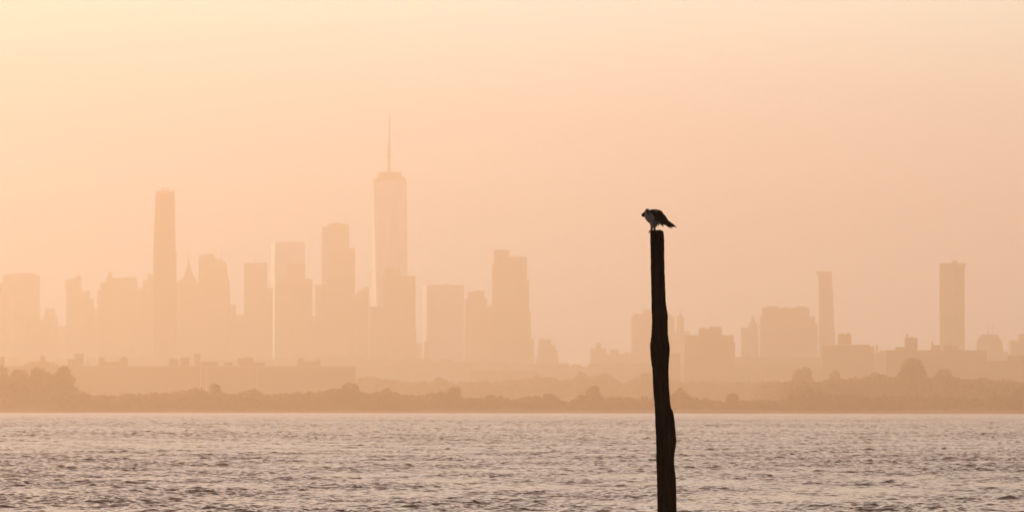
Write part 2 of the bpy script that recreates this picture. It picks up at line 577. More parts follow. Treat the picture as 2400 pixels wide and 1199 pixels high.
    block('shaft', 651, 729, 653, 10200, M_STONE, t, side=0)
    block('wing', 644, 651.5, 661, 10210, M_STONE, t)
    block('wing', 726, 741, 741, 10240, M_STONE, t)
    # stepped tower with dark crown
    D = 10350
    t = bld('glass_tower', 753, 831, D, 'stepped tower with a darker machinery crown, left of the tallest skyscraper', 'tower')
    block('shaft', 766, 817, 546, D, M_GLASS, t)
    block('crown', 767, 816.5, 525, D + 2, M_ROOF, t, ybot=546)
    block('penthouse', 776, 800, 522.5, D + 10, M_ROOF, t, depth=15, ybot=525)
    block('shoulder', 753, 766, 531, D + 12, M_MIRROR, t)
    block('shoulder', 817, 831, 581, D + 8, M_GLASS, t)
    block('wing', 738, 766, 667, D - 40, M_STONE, t, depth=38)
    t = bld('office_block', 750, 812, 10650, 'pale low block at the foot of the stepped tower')
    block('shaft', 757, 812, 727, 10050, M_CONC, t)
    block('wing', 735, 757, 748, 10060, M_CONC, t)
    D = 10300
    t = bld('office_tower', 832, 864, D, 'small tower whose curved roof rises to the right beside the tallest skyscraper')
    profile('shaft', [(832, 960), (832, 693), (838, 685), (846, 678), (854, 673), (862, 671.5), (864, 676), (864, 960)], D, 34, M_STONE, t)
b1()

def tallest():
    D = 10700
    t = bld('skyscraper', 866, 955, D, 'tallest skyscraper, glass tower with ringed crown and a long needle antenna', 'skyscraper')
    # square base turning through eight tall triangles into a square top set diagonally
    z0 = at(912, 950, D).z
    z1 = at(912, 420, D).z
    cx = at(911.8, 900, D).x
    cy = D + 40
    hw = 42.3 * PX * D
    rot = math.radians(17)
    def P(u, v, z):
        return (cx + u * math.cos(rot) - v * math.sin(rot), cy + u * math.sin(rot) + v * math.cos(rot), z)
    s = hw * 0.85
    zb = z0 + (z1 - z0) * 0.13
    base = [P(-s, -s, zb), P(s, -s, zb), P(s, s, zb), P(-s, s, zb)]
    q = hw * 0.97
    top = [P(0, -q, z1), P(q, 0, z1), P(0, q, z1), P(-q, 0, z1)]
    k = 0.965
    foot = [P(-s, -s, z0), P(s, -s, z0), P(s, s, z0), P(-s, s, z0)]
    f = []
    for i in range(4):
        j = (i + 1) % 4
        f += [(i, j, 4 + i), (j, 4 + j, 4 + i)]
    f.append((7, 6, 5, 4)[::-1])
    mesh_obj('shaft', base + top, f, [M_MIRROR, M_FLANK_GLOW], t, mat_idx=[1 if i == 6 else 0 for i in range(len(f))])  # left facet, like the base wall below, tinted yellow for its sunlit strip
    mesh_obj('base', foot + base, [(0, 1, 5, 4), (1, 2, 6, 5), (2, 3, 7, 6), (3, 0, 4, 7)], [M_GLASS, M_FLANK_GLOW], t, mat_idx=[0, 0, 0, 1])
    block('parapet', 874, 952, 418.5, D + 8, M_ROOF, t, depth=60, ybot=422, xt=(879, 947))
    block('crown', 880, 947, 413.5, D + 16, M_ROOF, t, depth=40, ybot=418.5)
    block('radome_drum', 886, 939, 404.5, D + 20, M_ROOF, t, depth=36, ybot=413.5)
    # communications ring: two hoops on posts
    c = at(911.5, 403, D)
    rz = at(911.5, 412, D).z
    for r_, y in ((27.5, 403.5), (26, 408.0)):
        zc = at(911.5, y, D).z
        pts = [Vector((cx + r_ * PX * D * math.cos(a), cy + r_ * PX * D * math.sin(a), zc)) for a in [2 * math.pi * i / 32 for i in range(33)]]
        tube('antenna_ring', pts, [1.6] * 33, M_STEEL, t, 6)
    for i in range(12):
        a = 2 * math.pi * i / 12
        x, y = cx + 25.5 * PX * D * math.cos(a), cy + 25.5 * PX * D * math.sin(a)
        tube('ring_post', [Vector((x, y, rz - 3)), Vector((x, y, c.z + 1))], [1.2, 1.2], M_STEEL, t, 6)
    a = []
    rr = []
    for y, r_ in ((415, 3.2), (403, 2.6), (380, 1.9), (371, 1.9), (369, 3.6), (363, 3.6), (361, 2.3), (345, 2.1), (343, 1.9), (320, 1.7), (318, 1.4), (300, 1.2), (298, 0.9), (282, 0.8), (280, 0.9), (276, 0.9), (275, 0.6), (262, 0.35)):
        p = at(911.5 + (403 - y) * 0.012, y, D + 40)
        a.append(p)
        rr.append(r_ * 1.15 + 0.35)
    tube('antenna', a, rr, M_STEEL, t, 10)
tallest()

def b2():
    D = 10000
    t = bld('office_tower', 896, 973, D, 'broad two-level tower standing in front of the foot of the tallest skyscraper')
    block('shaft', 897, 972.5, 646, D, M_STONE, t)
    block('setback', 901, 936, 628, D + 5, M_STONE, t, ybot=646)
    block('wing', 866, 897, 718, D + 6, M_STONE, t)
    block('wing', 972, 976, 770, D + 6, M_STONE, t)
    t = bld('office_block', 968, 1003, 10900, 'faint low block in the bright gap right of the tallest skyscraper')
    block('shaft', 972, 1003, 803, 10900, M_STONE, t)
    D = 10350
    t = bld('glass_tower', 989, 1088, D, 'wide flat-topped slab with a sunlit strip down its left edge', 'tower')
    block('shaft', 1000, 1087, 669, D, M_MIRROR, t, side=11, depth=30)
    block('penthouse', 1038, 1056, 665, D + 12, M_ROOF, t, depth=16, ybot=669)
    block('parapet', 1002, 1086, 667.5, D + 3, M_ROOF, t, depth=8, ybot=669)
    block('podium', 988, 1004, 800, D - 30, M_STONE, t, depth=29, xt=(994, 1004))
    D = 10400
    t = bld('office_tower', 1090, 1149, D, 'stepped tower between the wide slab and the twin-topped tower')
    block('shaft', 1089, 1141, 699, D, M_STONE, t)
    block('setback', 1096, 1135, 683, D + 5, M_STONE, t, ybot=699)
    block('penthouse', 1113, 1134, 680.5, D + 12, M_ROOF, t, depth=16, ybot=683)
    block('wing', 1141, 1154, 717, D + 5, M_STONE, t)
    D = 9950
    t = bld('office_tower', 1152, 1250, D, 'bulky twin-topped tower, the last tall one left of the mooring post')
    block('shaft', 1153, 1240, 655, D, M_CONC, t)
    block('setback', 1153, 1194, 618, D + 4, M_CONC, t, ybot=655)
    block('setback', 1157, 1193.5, 586, D + 8, M_CONC, t, ybot=618)
    block('setback', 1194, 1235, 602, D + 6, M_CONC, t, ybot=655)
    block('parapet', 1200, 1230, 600.5, D + 10, M_ROOF, t, depth=20, ybot=602)
    block('parapet', 1158, 1186, 584.5, D + 12, M_ROOF, t, depth=16, ybot=586)
    block('wing', 1240, 1244, 728, D + 6, M_CONC, t)
    block('wing', 1244, 1251, 795, D + 8, M_CONC, t)
    D = 9800
    t = bld('office_block', 1253, 1309, D, 'isolated low stepped block right of the twin-topped tower', 'office block')
    block('shaft', 1255, 1309, 836, D, M_STONE, t)
    block('setback', 1260, 1307, 820, D + 4, M_STONE, t, ybot=836)
    block('setback', 1262, 1302, 807, D + 8, M_STONE, t, ybot=820)
    block('setback', 1262.5, 1291, 794, D + 12, M_STONE, t, ybot=807)
    D = 9800
    t = bld('office_block', 1384, 1421, D, 'small block with a chimney-like rooftop box, left of the mooring post', 'office block')
    block('shaft', 1384, 1421, 816, D, M_STONE, t)
    block('penthouse', 1397, 1408, 803, D + 6, M_ROOF, t, depth=9, ybot=816)
    t = bld('office_block', 1420, 1482, D, 'long low block stepping towards the large slab behind the mooring post', 'office block')
    block('shaft', 1420, 1482, 829, D, M_STONE, t)
    block('setback', 1430, 1451, 818, D + 6, M_STONE, t, ybot=829)
    block('penthouse', 1464, 1475, 825, D + 8, M_ROOF, t, depth=8, ybot=829)
    D = 10300
    t = bld('office_tower', 1480, 1581, D, 'wide pale slab passing behind the upper half of the mooring post')
    block('shaft', 1480, 1581, 741, D, M_STONE, t)
    block('setback', 1485, 1572, 735, D + 5, M_STONE, t, ybot=741)
    block('setback', 1508, 1560, 725, D + 10, M_STONE, t, ybot=735)
    D = 10500
    t = bld('spire_tower', 1580, 1616, D, 'slender spired tower just right of the mooring post', 'tower')
    block('shaft', 1578, 1618, 776, D, M_STONE, t)
    block('setback', 1586, 1603, 741, D + 6, M_STONE, t, ybot=776)
    block('pyramid_roof', 1590, 1599, 731, D + 8, M_COPPER, t, ybot=741, depth=8, taper=0.3)
    mast('spire', 1594.5, 732, 720, D, 12, 0.8, 0.25, t)
    D = 8300
    t = bld('apartment_block', 1573, 1595, D, 'short dark block between the mooring post and the square brick block', 'apartment block', 'apartment blocks behind the trees')
    block('wall', 1560, 1594, 829, D, M_BRICK, t)
    block('parapet', 1561, 1593, 827.5, D + 2, M_ROOF, t, depth=8, ybot=829)
    D = 9900
    t = bld('spire_tower', 1738, 1778, D, 'low block crowned by a small pointed spire, left of the massive stepped block', 'tower')
    block('shaft', 1738, 1779, 767, D, M_STONE, t)
    block('setback', 1755, 1775, 758, D + 6, M_STONE, t, ybot=767)
    block('pyramid_roof', 1757, 1773, 741, D + 8, M_COPPER, t, ybot=758, depth=13, taper=0.2)
    mast('spire', 1765, 742, 733, D, 14, 0.8, 0.25, t)
    D = 9500
    t = bld('office_block', 1779, 1916, D, 'massive wide stepped block with a ragged flat top, right of the mooring post', 'office block')
    block('shaft', 1781, 1916, 757, D, M_STONE, t)
    block('setback', 1783, 1910, 741, D + 5, M_STONE, t, ybot=757)
    block('setback', 1788, 1897, 721, D + 10, M_STONE, t, ybot=741)
    block('penthouse', 1796, 1822, 716.5, D + 20, M_ROOF, t, depth=16, ybot=721)
    block('penthouse', 1868, 1888, 717, D + 20, M_ROOF, t, depth=16, ybot=721)
    block('penthouse', 1836, 1846, 718.5, D + 20, M_ROOF, t, depth=10, ybot=721)
    D = 9700
    t = bld('slim_tower', 1915, 1956, D, 'slim tower with a flaring cornice, right of the massive stepped block', 'tower')
    profile('shaft', [(1920, 960), (1919.5, 700), (1919, 660), (1918.5, 643), (1949.5, 643), (1950, 670), (1952, 678), (1953, 712), (1954, 720), (1955, 770), (1957, 778), (1957.5, 960)], D, 32, M_GLASS, t)
    block('cornice', 1919, 1949, 636, D - 2, M_ROOF, t, depth=36, ybot=643, xt=(1914, 1950))
    D = 8900
    t = bld('glass_tower', 2203, 2264, D, 'tall square glass tower standing alone at the right with a darker left half', 'tower')
    a, c, b = at(2204, 900, D).x, at(2231, 900, D).x, at(2263, 900, D).x
    za, zb = at(2232, 958, D).z, at(2232, 619, D).z
    prism('shaft', [(a, D + 9), (c, D), (b, D + 14), (b - 3, D + 48), (a + 2, D + 44)], za, zb, M_GLASS, t)
    block('cornice', 2205, 2264, 616.5, D - 3, M_ROOF, t, depth=46, ybot=624)
    block('penthouse', 2232, 2245, 611, D + 10, M_ROOF, t, depth=12, ybot=617)
    mast('mast', 2240, 613, 606, D, 14, 0.6, 0.25, t)
    D = 9300
    t = bld('domed_block', 2290, 2352, D, 'round-shouldered block with two thin masts, right of the lone glass tower', 'office block')
    profile('shaft', [(2290, 960), (2291, 815), (2294, 800), (2300, 788), (2303, 783), (2340, 783), (2342, 793), (2349, 800), (2351, 820), (2353, 960)], D, 40, M_STONE, t)
    block('wing', 2351, 2364, 824, D + 10, M_STONE, t)
    mast('mast', 2316, 784, 752, D, 10, 0.7, 0.3, t)
    mast('mast', 2327, 784, 757, D, 10, 0.7, 0.3, t)
    t = bld('office_block', 2370, 2440, D, 'two-step block cut by the right edge of the view', 'office block')
    block('shaft', 2370, 2450, 797, D, M_STONE, t)
    block('setback', 2389, 2450, 782, D + 6, M_STONE, t, ybot=797)
b2()

# low blocks along the foot of the skyline
def low_city():
    L = [(-120, 210, 845, 9300, 'low terrace of roofs under the bowed tower at the far left', [(20, 50, 838), (130, 160, 840)]),
         (205, 420, 838, 9400, 'low terrace of roofs under the broad flat-topped tower', [(240, 270, 833), (330, 370, 834)]),
         (400, 640, 842, 9300, 'low terrace of roofs under the pyramid-roofed tower', [(430, 460, 837), (560, 590, 836)]),
         (641, 850, 836, 9400, 'low terrace of roofs under the bright-edged glass tower', [(690, 720, 830), (770, 800, 832)]),
         (845, 1010, 841, 9300, 'low terrace of roofs at the foot of the tallest skyscraper', [(880, 910, 835), (950, 975, 836)]),
         (1000, 1190, 846, 9200, 'low terrace of roofs under the wide slab with the sunlit strip', [(1030, 1060, 841), (1120, 1150, 842)]),
         (1180, 1335, 851, 9000, 'low terrace of roofs under the twin-topped tower', [(1200, 1225, 848)])]
    for x0, x1, y, D, lab, pents in L:
        t = bld('low_block', x0, x1, D, lab, 'row of buildings', 'low rooftops at the foot of the skyline')
        block('wall', x0, x1, y, D, M_STONE, t, depth=30)
        for a, b, yy in pents:
            block('penthouse', a, b, yy, D + 6, M_ROOF, t, depth=12, ybot=y)
    L = [(828, 960, 862, 8700, 'low warehouse row right of the long apartment slab', [(905, 935, 858)], M_CONC),
         (940, 1120, 855, 8900, 'low-rise row above the middle trees with shallow humped roofs', [(960, 1000, 851)], M_CONC),
         (1100, 1260, 868, 8500, 'pale low-rise row showing over the centre treetops', [(1175, 1205, 864)], M_BRICK),
         (1240, 1400, 858, 8800, 'low-rise row right of centre above the treetops', [(1278, 1290, 854), (1340, 1362, 853)], M_CONC),
         (1380, 1560, 851, 8900, 'low-rise row ending behind the mooring post', [(1440, 1470, 848)], M_BRICK),
         (1555, 1640, 853, 9000, 'low-rise row just right of the mooring post', [(1600, 1612, 850)], M_CONC),
         (1700, 1935, 836, 9000, 'long low-rise row under the massive stepped block', [(1740, 1760, 832), (1830, 1850, 832)], M_BRICK),
         (1690, 1930, 860, 8300, 'dark low roofline just above the trees right of the square brick block', [(1800, 1815, 857)], M_BRICK),
         (2038, 2080, 826, 8900, 'narrow low block with a thin chimney between two brick blocks', [], M_BRICK)]
    for x0, x1, y, D, lab, pents, mt in L:
        t = bld('low_block', x0, x1, D, lab, 'row of buildings', 'low-rise rows behind the shore trees')
        block('wall', x0, x1, y, D, mt, t, depth=30)
        for a, b, yy in pents:
            block('penthouse', a, b, yy, D + 6, M_ROOF, t, depth=12, ybot=y)
        if x0 == 2038:
            block('chimney', 2053, 2057.5, 807, D + 8, M_BRICK, t, depth=4, ybot=y)
            block('penthouse', 2062, 2075, 821, D + 8, M_ROOF, t, depth=8, ybot=y)
low_city()

def roof_clutter():
    r = random.Random(5)
    for t in [o for o in COL.objects if o.type == 'EMPTY' and o.name.startswith('low_block')]:
        w = t.children[0]
        zs = max(v.co.z for v in w.data.vertices)
        x0 = min(v.co.x for v in w.data.vertices)
        x1 = max(v.co.x for v in w.data.vertices)
        y0 = min(v.co.y for v in w.data.vertices)
        for i in range(int((x1 - x0) / 11)):
            x = r.uniform(x0 + 2, x1 - 6)
            y = y0 + r.uniform(4, 14)
            ww = r.choice((1.2, 2.0, 3.0, 4.5))
            h = r.choice((0.9, 1.4, 2.2, 3.2)) if ww < 4 else 1.3
            prism('vent_stack', [(x, y), (x + ww, y + 0.2), (x + ww, y + ww + 1), (x, y + ww + 0.8)], zs, zs + h, M_ROOF, t)
roof_clutter()

# ------------------------------------------------------------------ nearer apartment blocks
def water_tank(parent, x0, x1, y0, y1, D):
    """flared rooftop tank house"""
    return block('water_tank', x0, x1, y1, D, M_ROOF, parent, depth=6, ybot=y0, xt=(x0 - 1.5, x1 + 1.5))

def near_blocks():
    G = 'apartment blocks behind the trees'
    D = 7000
    t = bld('apartment_slab', -40, 832, D, 'very long low apartment slab with many rooftop boxes, behind the left trees', 'apartment block', G)
    block('wall', -160, 832, 859, D, M_BRICK, t, depth=18)
    block('parapet', -160, 832.3, 856.6, D - 0.3, M_CONC, t, depth=18.6, ybot=859)  # paler than the brick so the roof edge carries a painted sunlit line
    for a, b, y in ((-30, 9, 835), (93, 105, 836), (158, 176, 840.5), (231.5, 244, 837), (244, 281, 847), (280, 298, 838), (396, 417, 840.5), (422.5, 442.5, 837),
                    (470, 509, 847), (526, 544, 848), (557, 594, 839.5), (594, 621, 848.5), (697, 712, 841), (712, 735, 847.5), (735, 750, 844)):
        block('rooftop_box', a, b, y, D + 3, M_BRICK, t, depth=9, ybot=856.6)
    for a, b, y in ((96, 103, 832), (234, 238, 834), (284, 293, 834.5), (399, 402, 837.5), (572, 590, 836), (703, 707, 837), (745, 748, 841)):
        block('vent_stack', a, b, y, D + 6, M_ROOF, t, depth=3, ybot=850)
    water_tank(t, 175, 193.5, 857, 828, D + 3)
    water_tank(t, 455.5, 468, 857, 827.5, D + 3)
    mast('mast', 494.5, 848, 835, D, 6, 0.5, 0.25, t)
    mast('mast', 206, 857, 838, D, 6, 0.5, 0.25, t)
    for x in (470, 482.5, 602):
        block('downpipe', x, x + 1.2, 860, D - 0.5, M_PARAPET, t, depth=0.5)
    D = 8200
    t = bld('apartment_block', 1605, 1722, D, 'square brick block with a wide rooftop box, nearest one right of the mooring post', 'apartment block', G)
    block('wall', 1605, 1719.5, 785, D, M_BRICK, t, depth=25)
    block('wing', 1719.5, 1723, 803, D + 4, M_BRICK, t, depth=18)
    block('rooftop_box', 1638, 1692, 770, D + 5, M_BRICK, t, depth=14, ybot=785)
    block('vent_stack', 1640, 1653, 767.5, D + 6, M_ROOF, t, depth=4, ybot=770)
    block('vent_stack', 1662, 1690, 765, D + 6, M_ROOF, t, depth=6, ybot=770)
    D = 8000
    t = bld('apartment_block', 1926, 2039, D, 'square brick block topped by one tall central lift house', 'apartment block', G)
    block('wall', 1926.5, 2039, 808, D, M_BRICK, t, depth=25)
    block('parapet', 1928, 2038, 806.5, D + 1, M_PARAPET, t, depth=20, ybot=808)
    block('lift_house', 1965, 1995, 783, D + 6, M_BRICK, t, depth=14, ybot=806.5)
    block('vent_stack', 1967, 1979, 780.5, D + 7, M_ROOF, t, depth=5, ybot=783)
    block('vent_stack', 1984, 1992, 779.5, D + 7, M_ROOF, t, depth=5, ybot=783)
    block('wing', 2039, 2049, 811, D + 8, M_BRICK, t, depth=14)
    D = 7500
    t = bld('apartment_slab', 2077, 2313, D, 'long brick block with a tall flared tank house, behind the right-hand trees', 'apartment block', G)
    block('wall', 2077, 2313, 821, D, M_BRICK, t, depth=22)
    block('parapet', 2077, 2313.3, 819.8, D - 0.3, M_BRICK, t, depth=22.6, ybot=821)
    block('lift_house', 2122, 2150.5, 791, D + 5, M_BRICK, t, depth=12, ybot=820)
    block('vent_stack', 2124.5, 2129, 782.5, D + 6, M_ROOF, t, depth=3, ybot=791)
    block('vent_stack', 2134, 2138, 788.5, D + 6, M_ROOF, t, depth=3, ybot=791)
    block('rooftop_box', 2100, 2122, 812.5, D + 5, M_BRICK, t, depth=10, ybot=820)
    block('chimney', 2182.5, 2188.5, 800, D + 5, M_BRICK, t, depth=3, ybot=820, xt=(2184, 2187))
    block('rooftop_box', 2188.5, 2204, 808, D + 5, M_BRICK, t, depth=8, ybot=820)
    block('rooftop_box', 2214, 2245, 808.5, D + 5, M_BRICK, t, depth=10, ybot=820)
    mast('mast', 2227, 809, 801, D, 9, 0.5, 0.25, t)
    D = 7450
    t = bld('apartment_slab', 2313, 2480, D, 'lower brick block stepping up to the right edge of the view', 'apartment block', G)
    block('wall', 2313.3, 2480, 844, D, M_BRICK, t, depth=22)
    block('wall', 2365, 2480, 833, D + 3, M_BRICK, t, depth=16, ybot=844)
    block('vent_stack', 2390, 2394, 828.5, D + 6, M_ROOF, t, depth=3, ybot=833)
near_blocks()

# ------------------------------------------------------------------ vegetation
def leaf_quads(centres, size, r):
    n = len(centres)
    nrm = r.normal(size=(n, 3))
    nrm /= np.linalg.norm(nrm, axis=1, keepdims=True)
    t = np.cross(nrm, r.normal(size=(n, 3)))
    t /= np.linalg.norm(t, axis=1, keepdims=True)
    b = np.cross(nrm, t)
    s = (size * r.uniform(0.6, 1.5, n))[:, None]
    asp = r.uniform(0.5, 1.0, n)[:, None]
    c = np.stack([centres - t * s - b * s * asp, centres + t * s * 0.8 - b * s * asp, centres + t * s + b * s * asp, centres - t * s * 0.7 + b * s * asp], 1)
    return c.reshape(-1, 3), np.arange(4 * n).reshape(n, 4)

def lobes_to_points(lobes, per_m2, r):
    out = []
    for (x, y, z, rx, rz) in lobes:
        area = 4 * math.pi * rx * (rx + rz) / 2
        n = max(12, int(area * per_m2))
        d = r.normal(size=(n, 3))
        d /= np.linalg.norm(d, axis=1, keepdims=True)
        rad = r.uniform(0.45, 1.0, n) ** 0.6 + np.abs(r.normal(0, 0.09, n))
        out.append(np.array([x, y, z]) + d * rad[:, None] * np.array([rx, rx, rz]))
    return np.concatenate(out)

def interp_prof(prof, x):
    return np.interp(x, [p[0] for p in prof], [p[1] for p in prof])

FRONT = [(-400, 925), (-200, 925), (-40, 885), (10, 878), (60, 882), (100, 876), (168, 877), (176, 912), (190, 920), (220, 927), (300, 922), (400, 920), (440, 913), (480, 911), (530, 923), (560, 926), (575, 914), (600, 913), (630, 926),
         (660, 923), (680, 918), (720, 918), (760, 915), (790, 909), (845, 914), (860, 926), (880, 917), (925, 919), (960, 926), (1000, 924), (1040, 917), (1080, 931), (1130, 932),
         (1170, 928), (1200, 936), (1260, 925), (1300, 928), (1335, 941), (1375, 920), (1410, 927), (1480, 931), (1540, 927), (1590, 916), (1620, 932), (1700, 936), (1740, 938),
         (1820, 936), (1860, 926), (1900, 915), (1940, 925), (2030, 928), (2090, 927), (2140, 926), (2260, 933), (2310, 931), (2340, 924), (2400, 925), (2800, 927)]
BACK = [(-400, 915), (0, 905), (300, 920), (820, 915), (840, 887), (880, 882), (900, 889), (930, 890), (950, 895), (1000, 893), (1030, 889), (1070, 896), (1110, 896), (1160, 897), (1175, 892),
        (1205, 892), (1240, 889), (1270, 883), (1295, 886), (1310, 894), (1335, 890), (1365, 876), (1385, 882), (1420, 879), (1445, 893), (1480, 896), (1490, 880), (1525, 879),
        (1560, 887), (1600, 894), (1660, 892), (1700, 896), (1780, 895), (1840, 896), (1860, 893), (1990, 889), (2060, 880), (2090, 884), (2240, 884), (2260, 891), (2300, 889),
        (2330, 892), (2400, 894), (2800, 895)]

def veg_mass(name, prof, x0, x1, D0, D1, n, rmin, rmax, leaf, per_m2, seed, label, near_from=None, near_by=0.0):
    r = np.random.default_rng(seed)
    lobes = []
    for i in range(n):
        x = r.uniform(x0, x1)
        D = D0 + (D1 - D0) * r.uniform() ** 1.3
        if near_from and x > near_from:      # the wood comes closer to the shore here
            D -= min(1.0, (x - near_from) / 120.0) * near_by
        top = float(interp_prof(prof, x)) + abs(r.normal()) * 4.5 - 1.5
        rx = r.uniform(rmin, rmax)
        p = at(x, top, D)
        g = float(ground_z(np.array(p.x), np.array(float(D))))
        h = p.z - g
        if h < 1.0:
            continue
        rz = min(rx * r.uniform(0.7, 1.1), h * 0.6)
        zc = p.z - rz
        lobes.append((p.x, D, zc, rx, rz))
        # fill below
        z = zc - rz * 1.1
        while z > g + 0.5:
            lobes.append((p.x + r.uniform(-1, 1) * rx * 0.6, D + r.uniform(-1, 1) * rx, z, rx * r.uniform(0.9, 1.3), rz))
            z -= rz * 1.3
    pts = lobes_to_points(lobes, per_m2, r)
    co, f = leaf_quads(pts, leaf, r)
    o = np_mesh(name, co, f, M_LEAF)
    tag(o, label, None, None, 'stuff')
    print(name, len(f))

veg_mass('shore_scrub', FRONT, -380, 2780, 4590, 4720, 620, 3.0, 6.5, 0.75, 0.45, 11, 'dense low scrub along the far shore')
veg_mass('woodland', BACK, 790, 2780, 6700, 7300, 420, 5.0, 12.0, 1.3, 0.26, 12, 'hazy belt of woodland behind the shore scrub', 1740, 1500.0)
veg_mass('grass', [(-400, 944), (2800, 947)], -380, 2780, 4545, 4600, 1500, 0.8, 2.2, 0.45, 0.8, 13, 'rough dune grass above the beach')

def tree(x, ytop, w_px, D, label, name='shore_tree', n_lobes=9, seed=0, lean=0.0, trunk_show=0.03, ybase=None):
    r = np.random.default_rng(seed + (int(x) + 500) * 7)
    top = at(x, ytop, D)
    g = float(ground_z(np.array(top.x), np.array(float(D))))
    H = top.z - g
    wr = w_px * PX * D / 2
    t = empty(name, (top.x, D, g), label, 'tree', 'trees standing out along the shore')
    cz0 = g + H * trunk_show
    czm = (top.z + cz0) / 2
    hz = (top.z - cz0) / 2
    lobes = []
    for i in range(n_lobes):
        a = r.uniform(0, 2 * math.pi)
        q = math.sqrt(r.uniform(0.05, 1.0)) * 0.68
        v = r.uniform(-0.7, 0.72)
        lr = r.uniform(0.30, 0.44)
        k = math.sqrt(max(0.15, 1 - v * v))
        zc = czm + v * hz
        lobes.append((top.x + q * k * wr * math.cos(a) + lean * (v + 1) * wr * 0.3, D + q * k * wr * 0.8 * math.sin(a), zc, wr * lr, max(0.8, hz * lr)))
    lobes.append((top.x + lean * wr * 0.4, D, top.z - hz * 0.36, wr * 0.42, hz * 0.36))
    lobes.append((top.x, D, czm - hz * 0.1, wr * 0.72, hz * 0.62))
    for k in (-0.7, -0.2, 0.3, 0.75):
        lobes.append((top.x + k * wr, D + r.uniform(-0.3, 0.3) * wr, cz0 + hz * r.uniform(0.3, 0.6), wr * r.uniform(0.42, 0.6), hz * r.uniform(0.45, 0.62)))
    pts = lobes_to_points(lobes, 0.9 if wr < 9 else 0.55, r)
    co, f = leaf_quads(pts, 0.55 if wr < 9 else 0.75, r)
    crown = np_mesh('crown', co, f, M_LEAF)
    crown.parent = t
    crown.matrix_parent_inverse = Matrix.Translation(-t.location)
    # trunk with limbs
    bm = bmesh.new()
    def limb(a, b, r0, r1, seg=7):
        d = (b - a).normalized()
        e1 = d.orthogonal().normalized()
        e2 = d.cross(e1)
        rings = []
        for p, rr in ((a, r0), (a.lerp(b, 0.5) + e1 * r0 * 0.4, (r0 + r1) / 2), (b, r1)):
            rings.append([bm.verts.new(p + e1 * rr * math.cos(2 * math.pi * k / seg) + e2 * rr * math.sin(2 * math.pi * k / seg)) for k in range(seg)])
        for q in range(2):
            for k in range(seg):
                bm.faces.new((rings[q][k], rings[q][(k + 1) % seg], rings[q + 1][(k + 1) % seg], rings[q + 1][k]))
    b0 = Vector((top.x, D, g - 0.5))
    b1_ = Vector((top.x + lean * wr * 0.2, D, g + H * 0.5))
    limb(b0, b1_, max(0.25, H * 0.028), max(0.14, H * 0.016))
    for i in range(5):
        a = i * 1.257 + r.uniform(0, 0.6)
        s = b0.lerp(b1_, 0.55 + 0.09 * i)
        limb(s, s + Vector((math.cos(a) * wr * 0.55, math.sin(a) * wr * 0.5, H * 0.25)), H * 0.012, H * 0.004)
    me = bpy.data.meshes.new('trunk')
    bm.to_mesh(me)
    bm.free()
    me.materials.append(M_BARK)
    o = bpy.data.objects.new('trunk', me)
    COL.objects.link(o)
    o.parent = t
    o.matrix_parent_inverse = Matrix.Translation(-t.location)
    return t

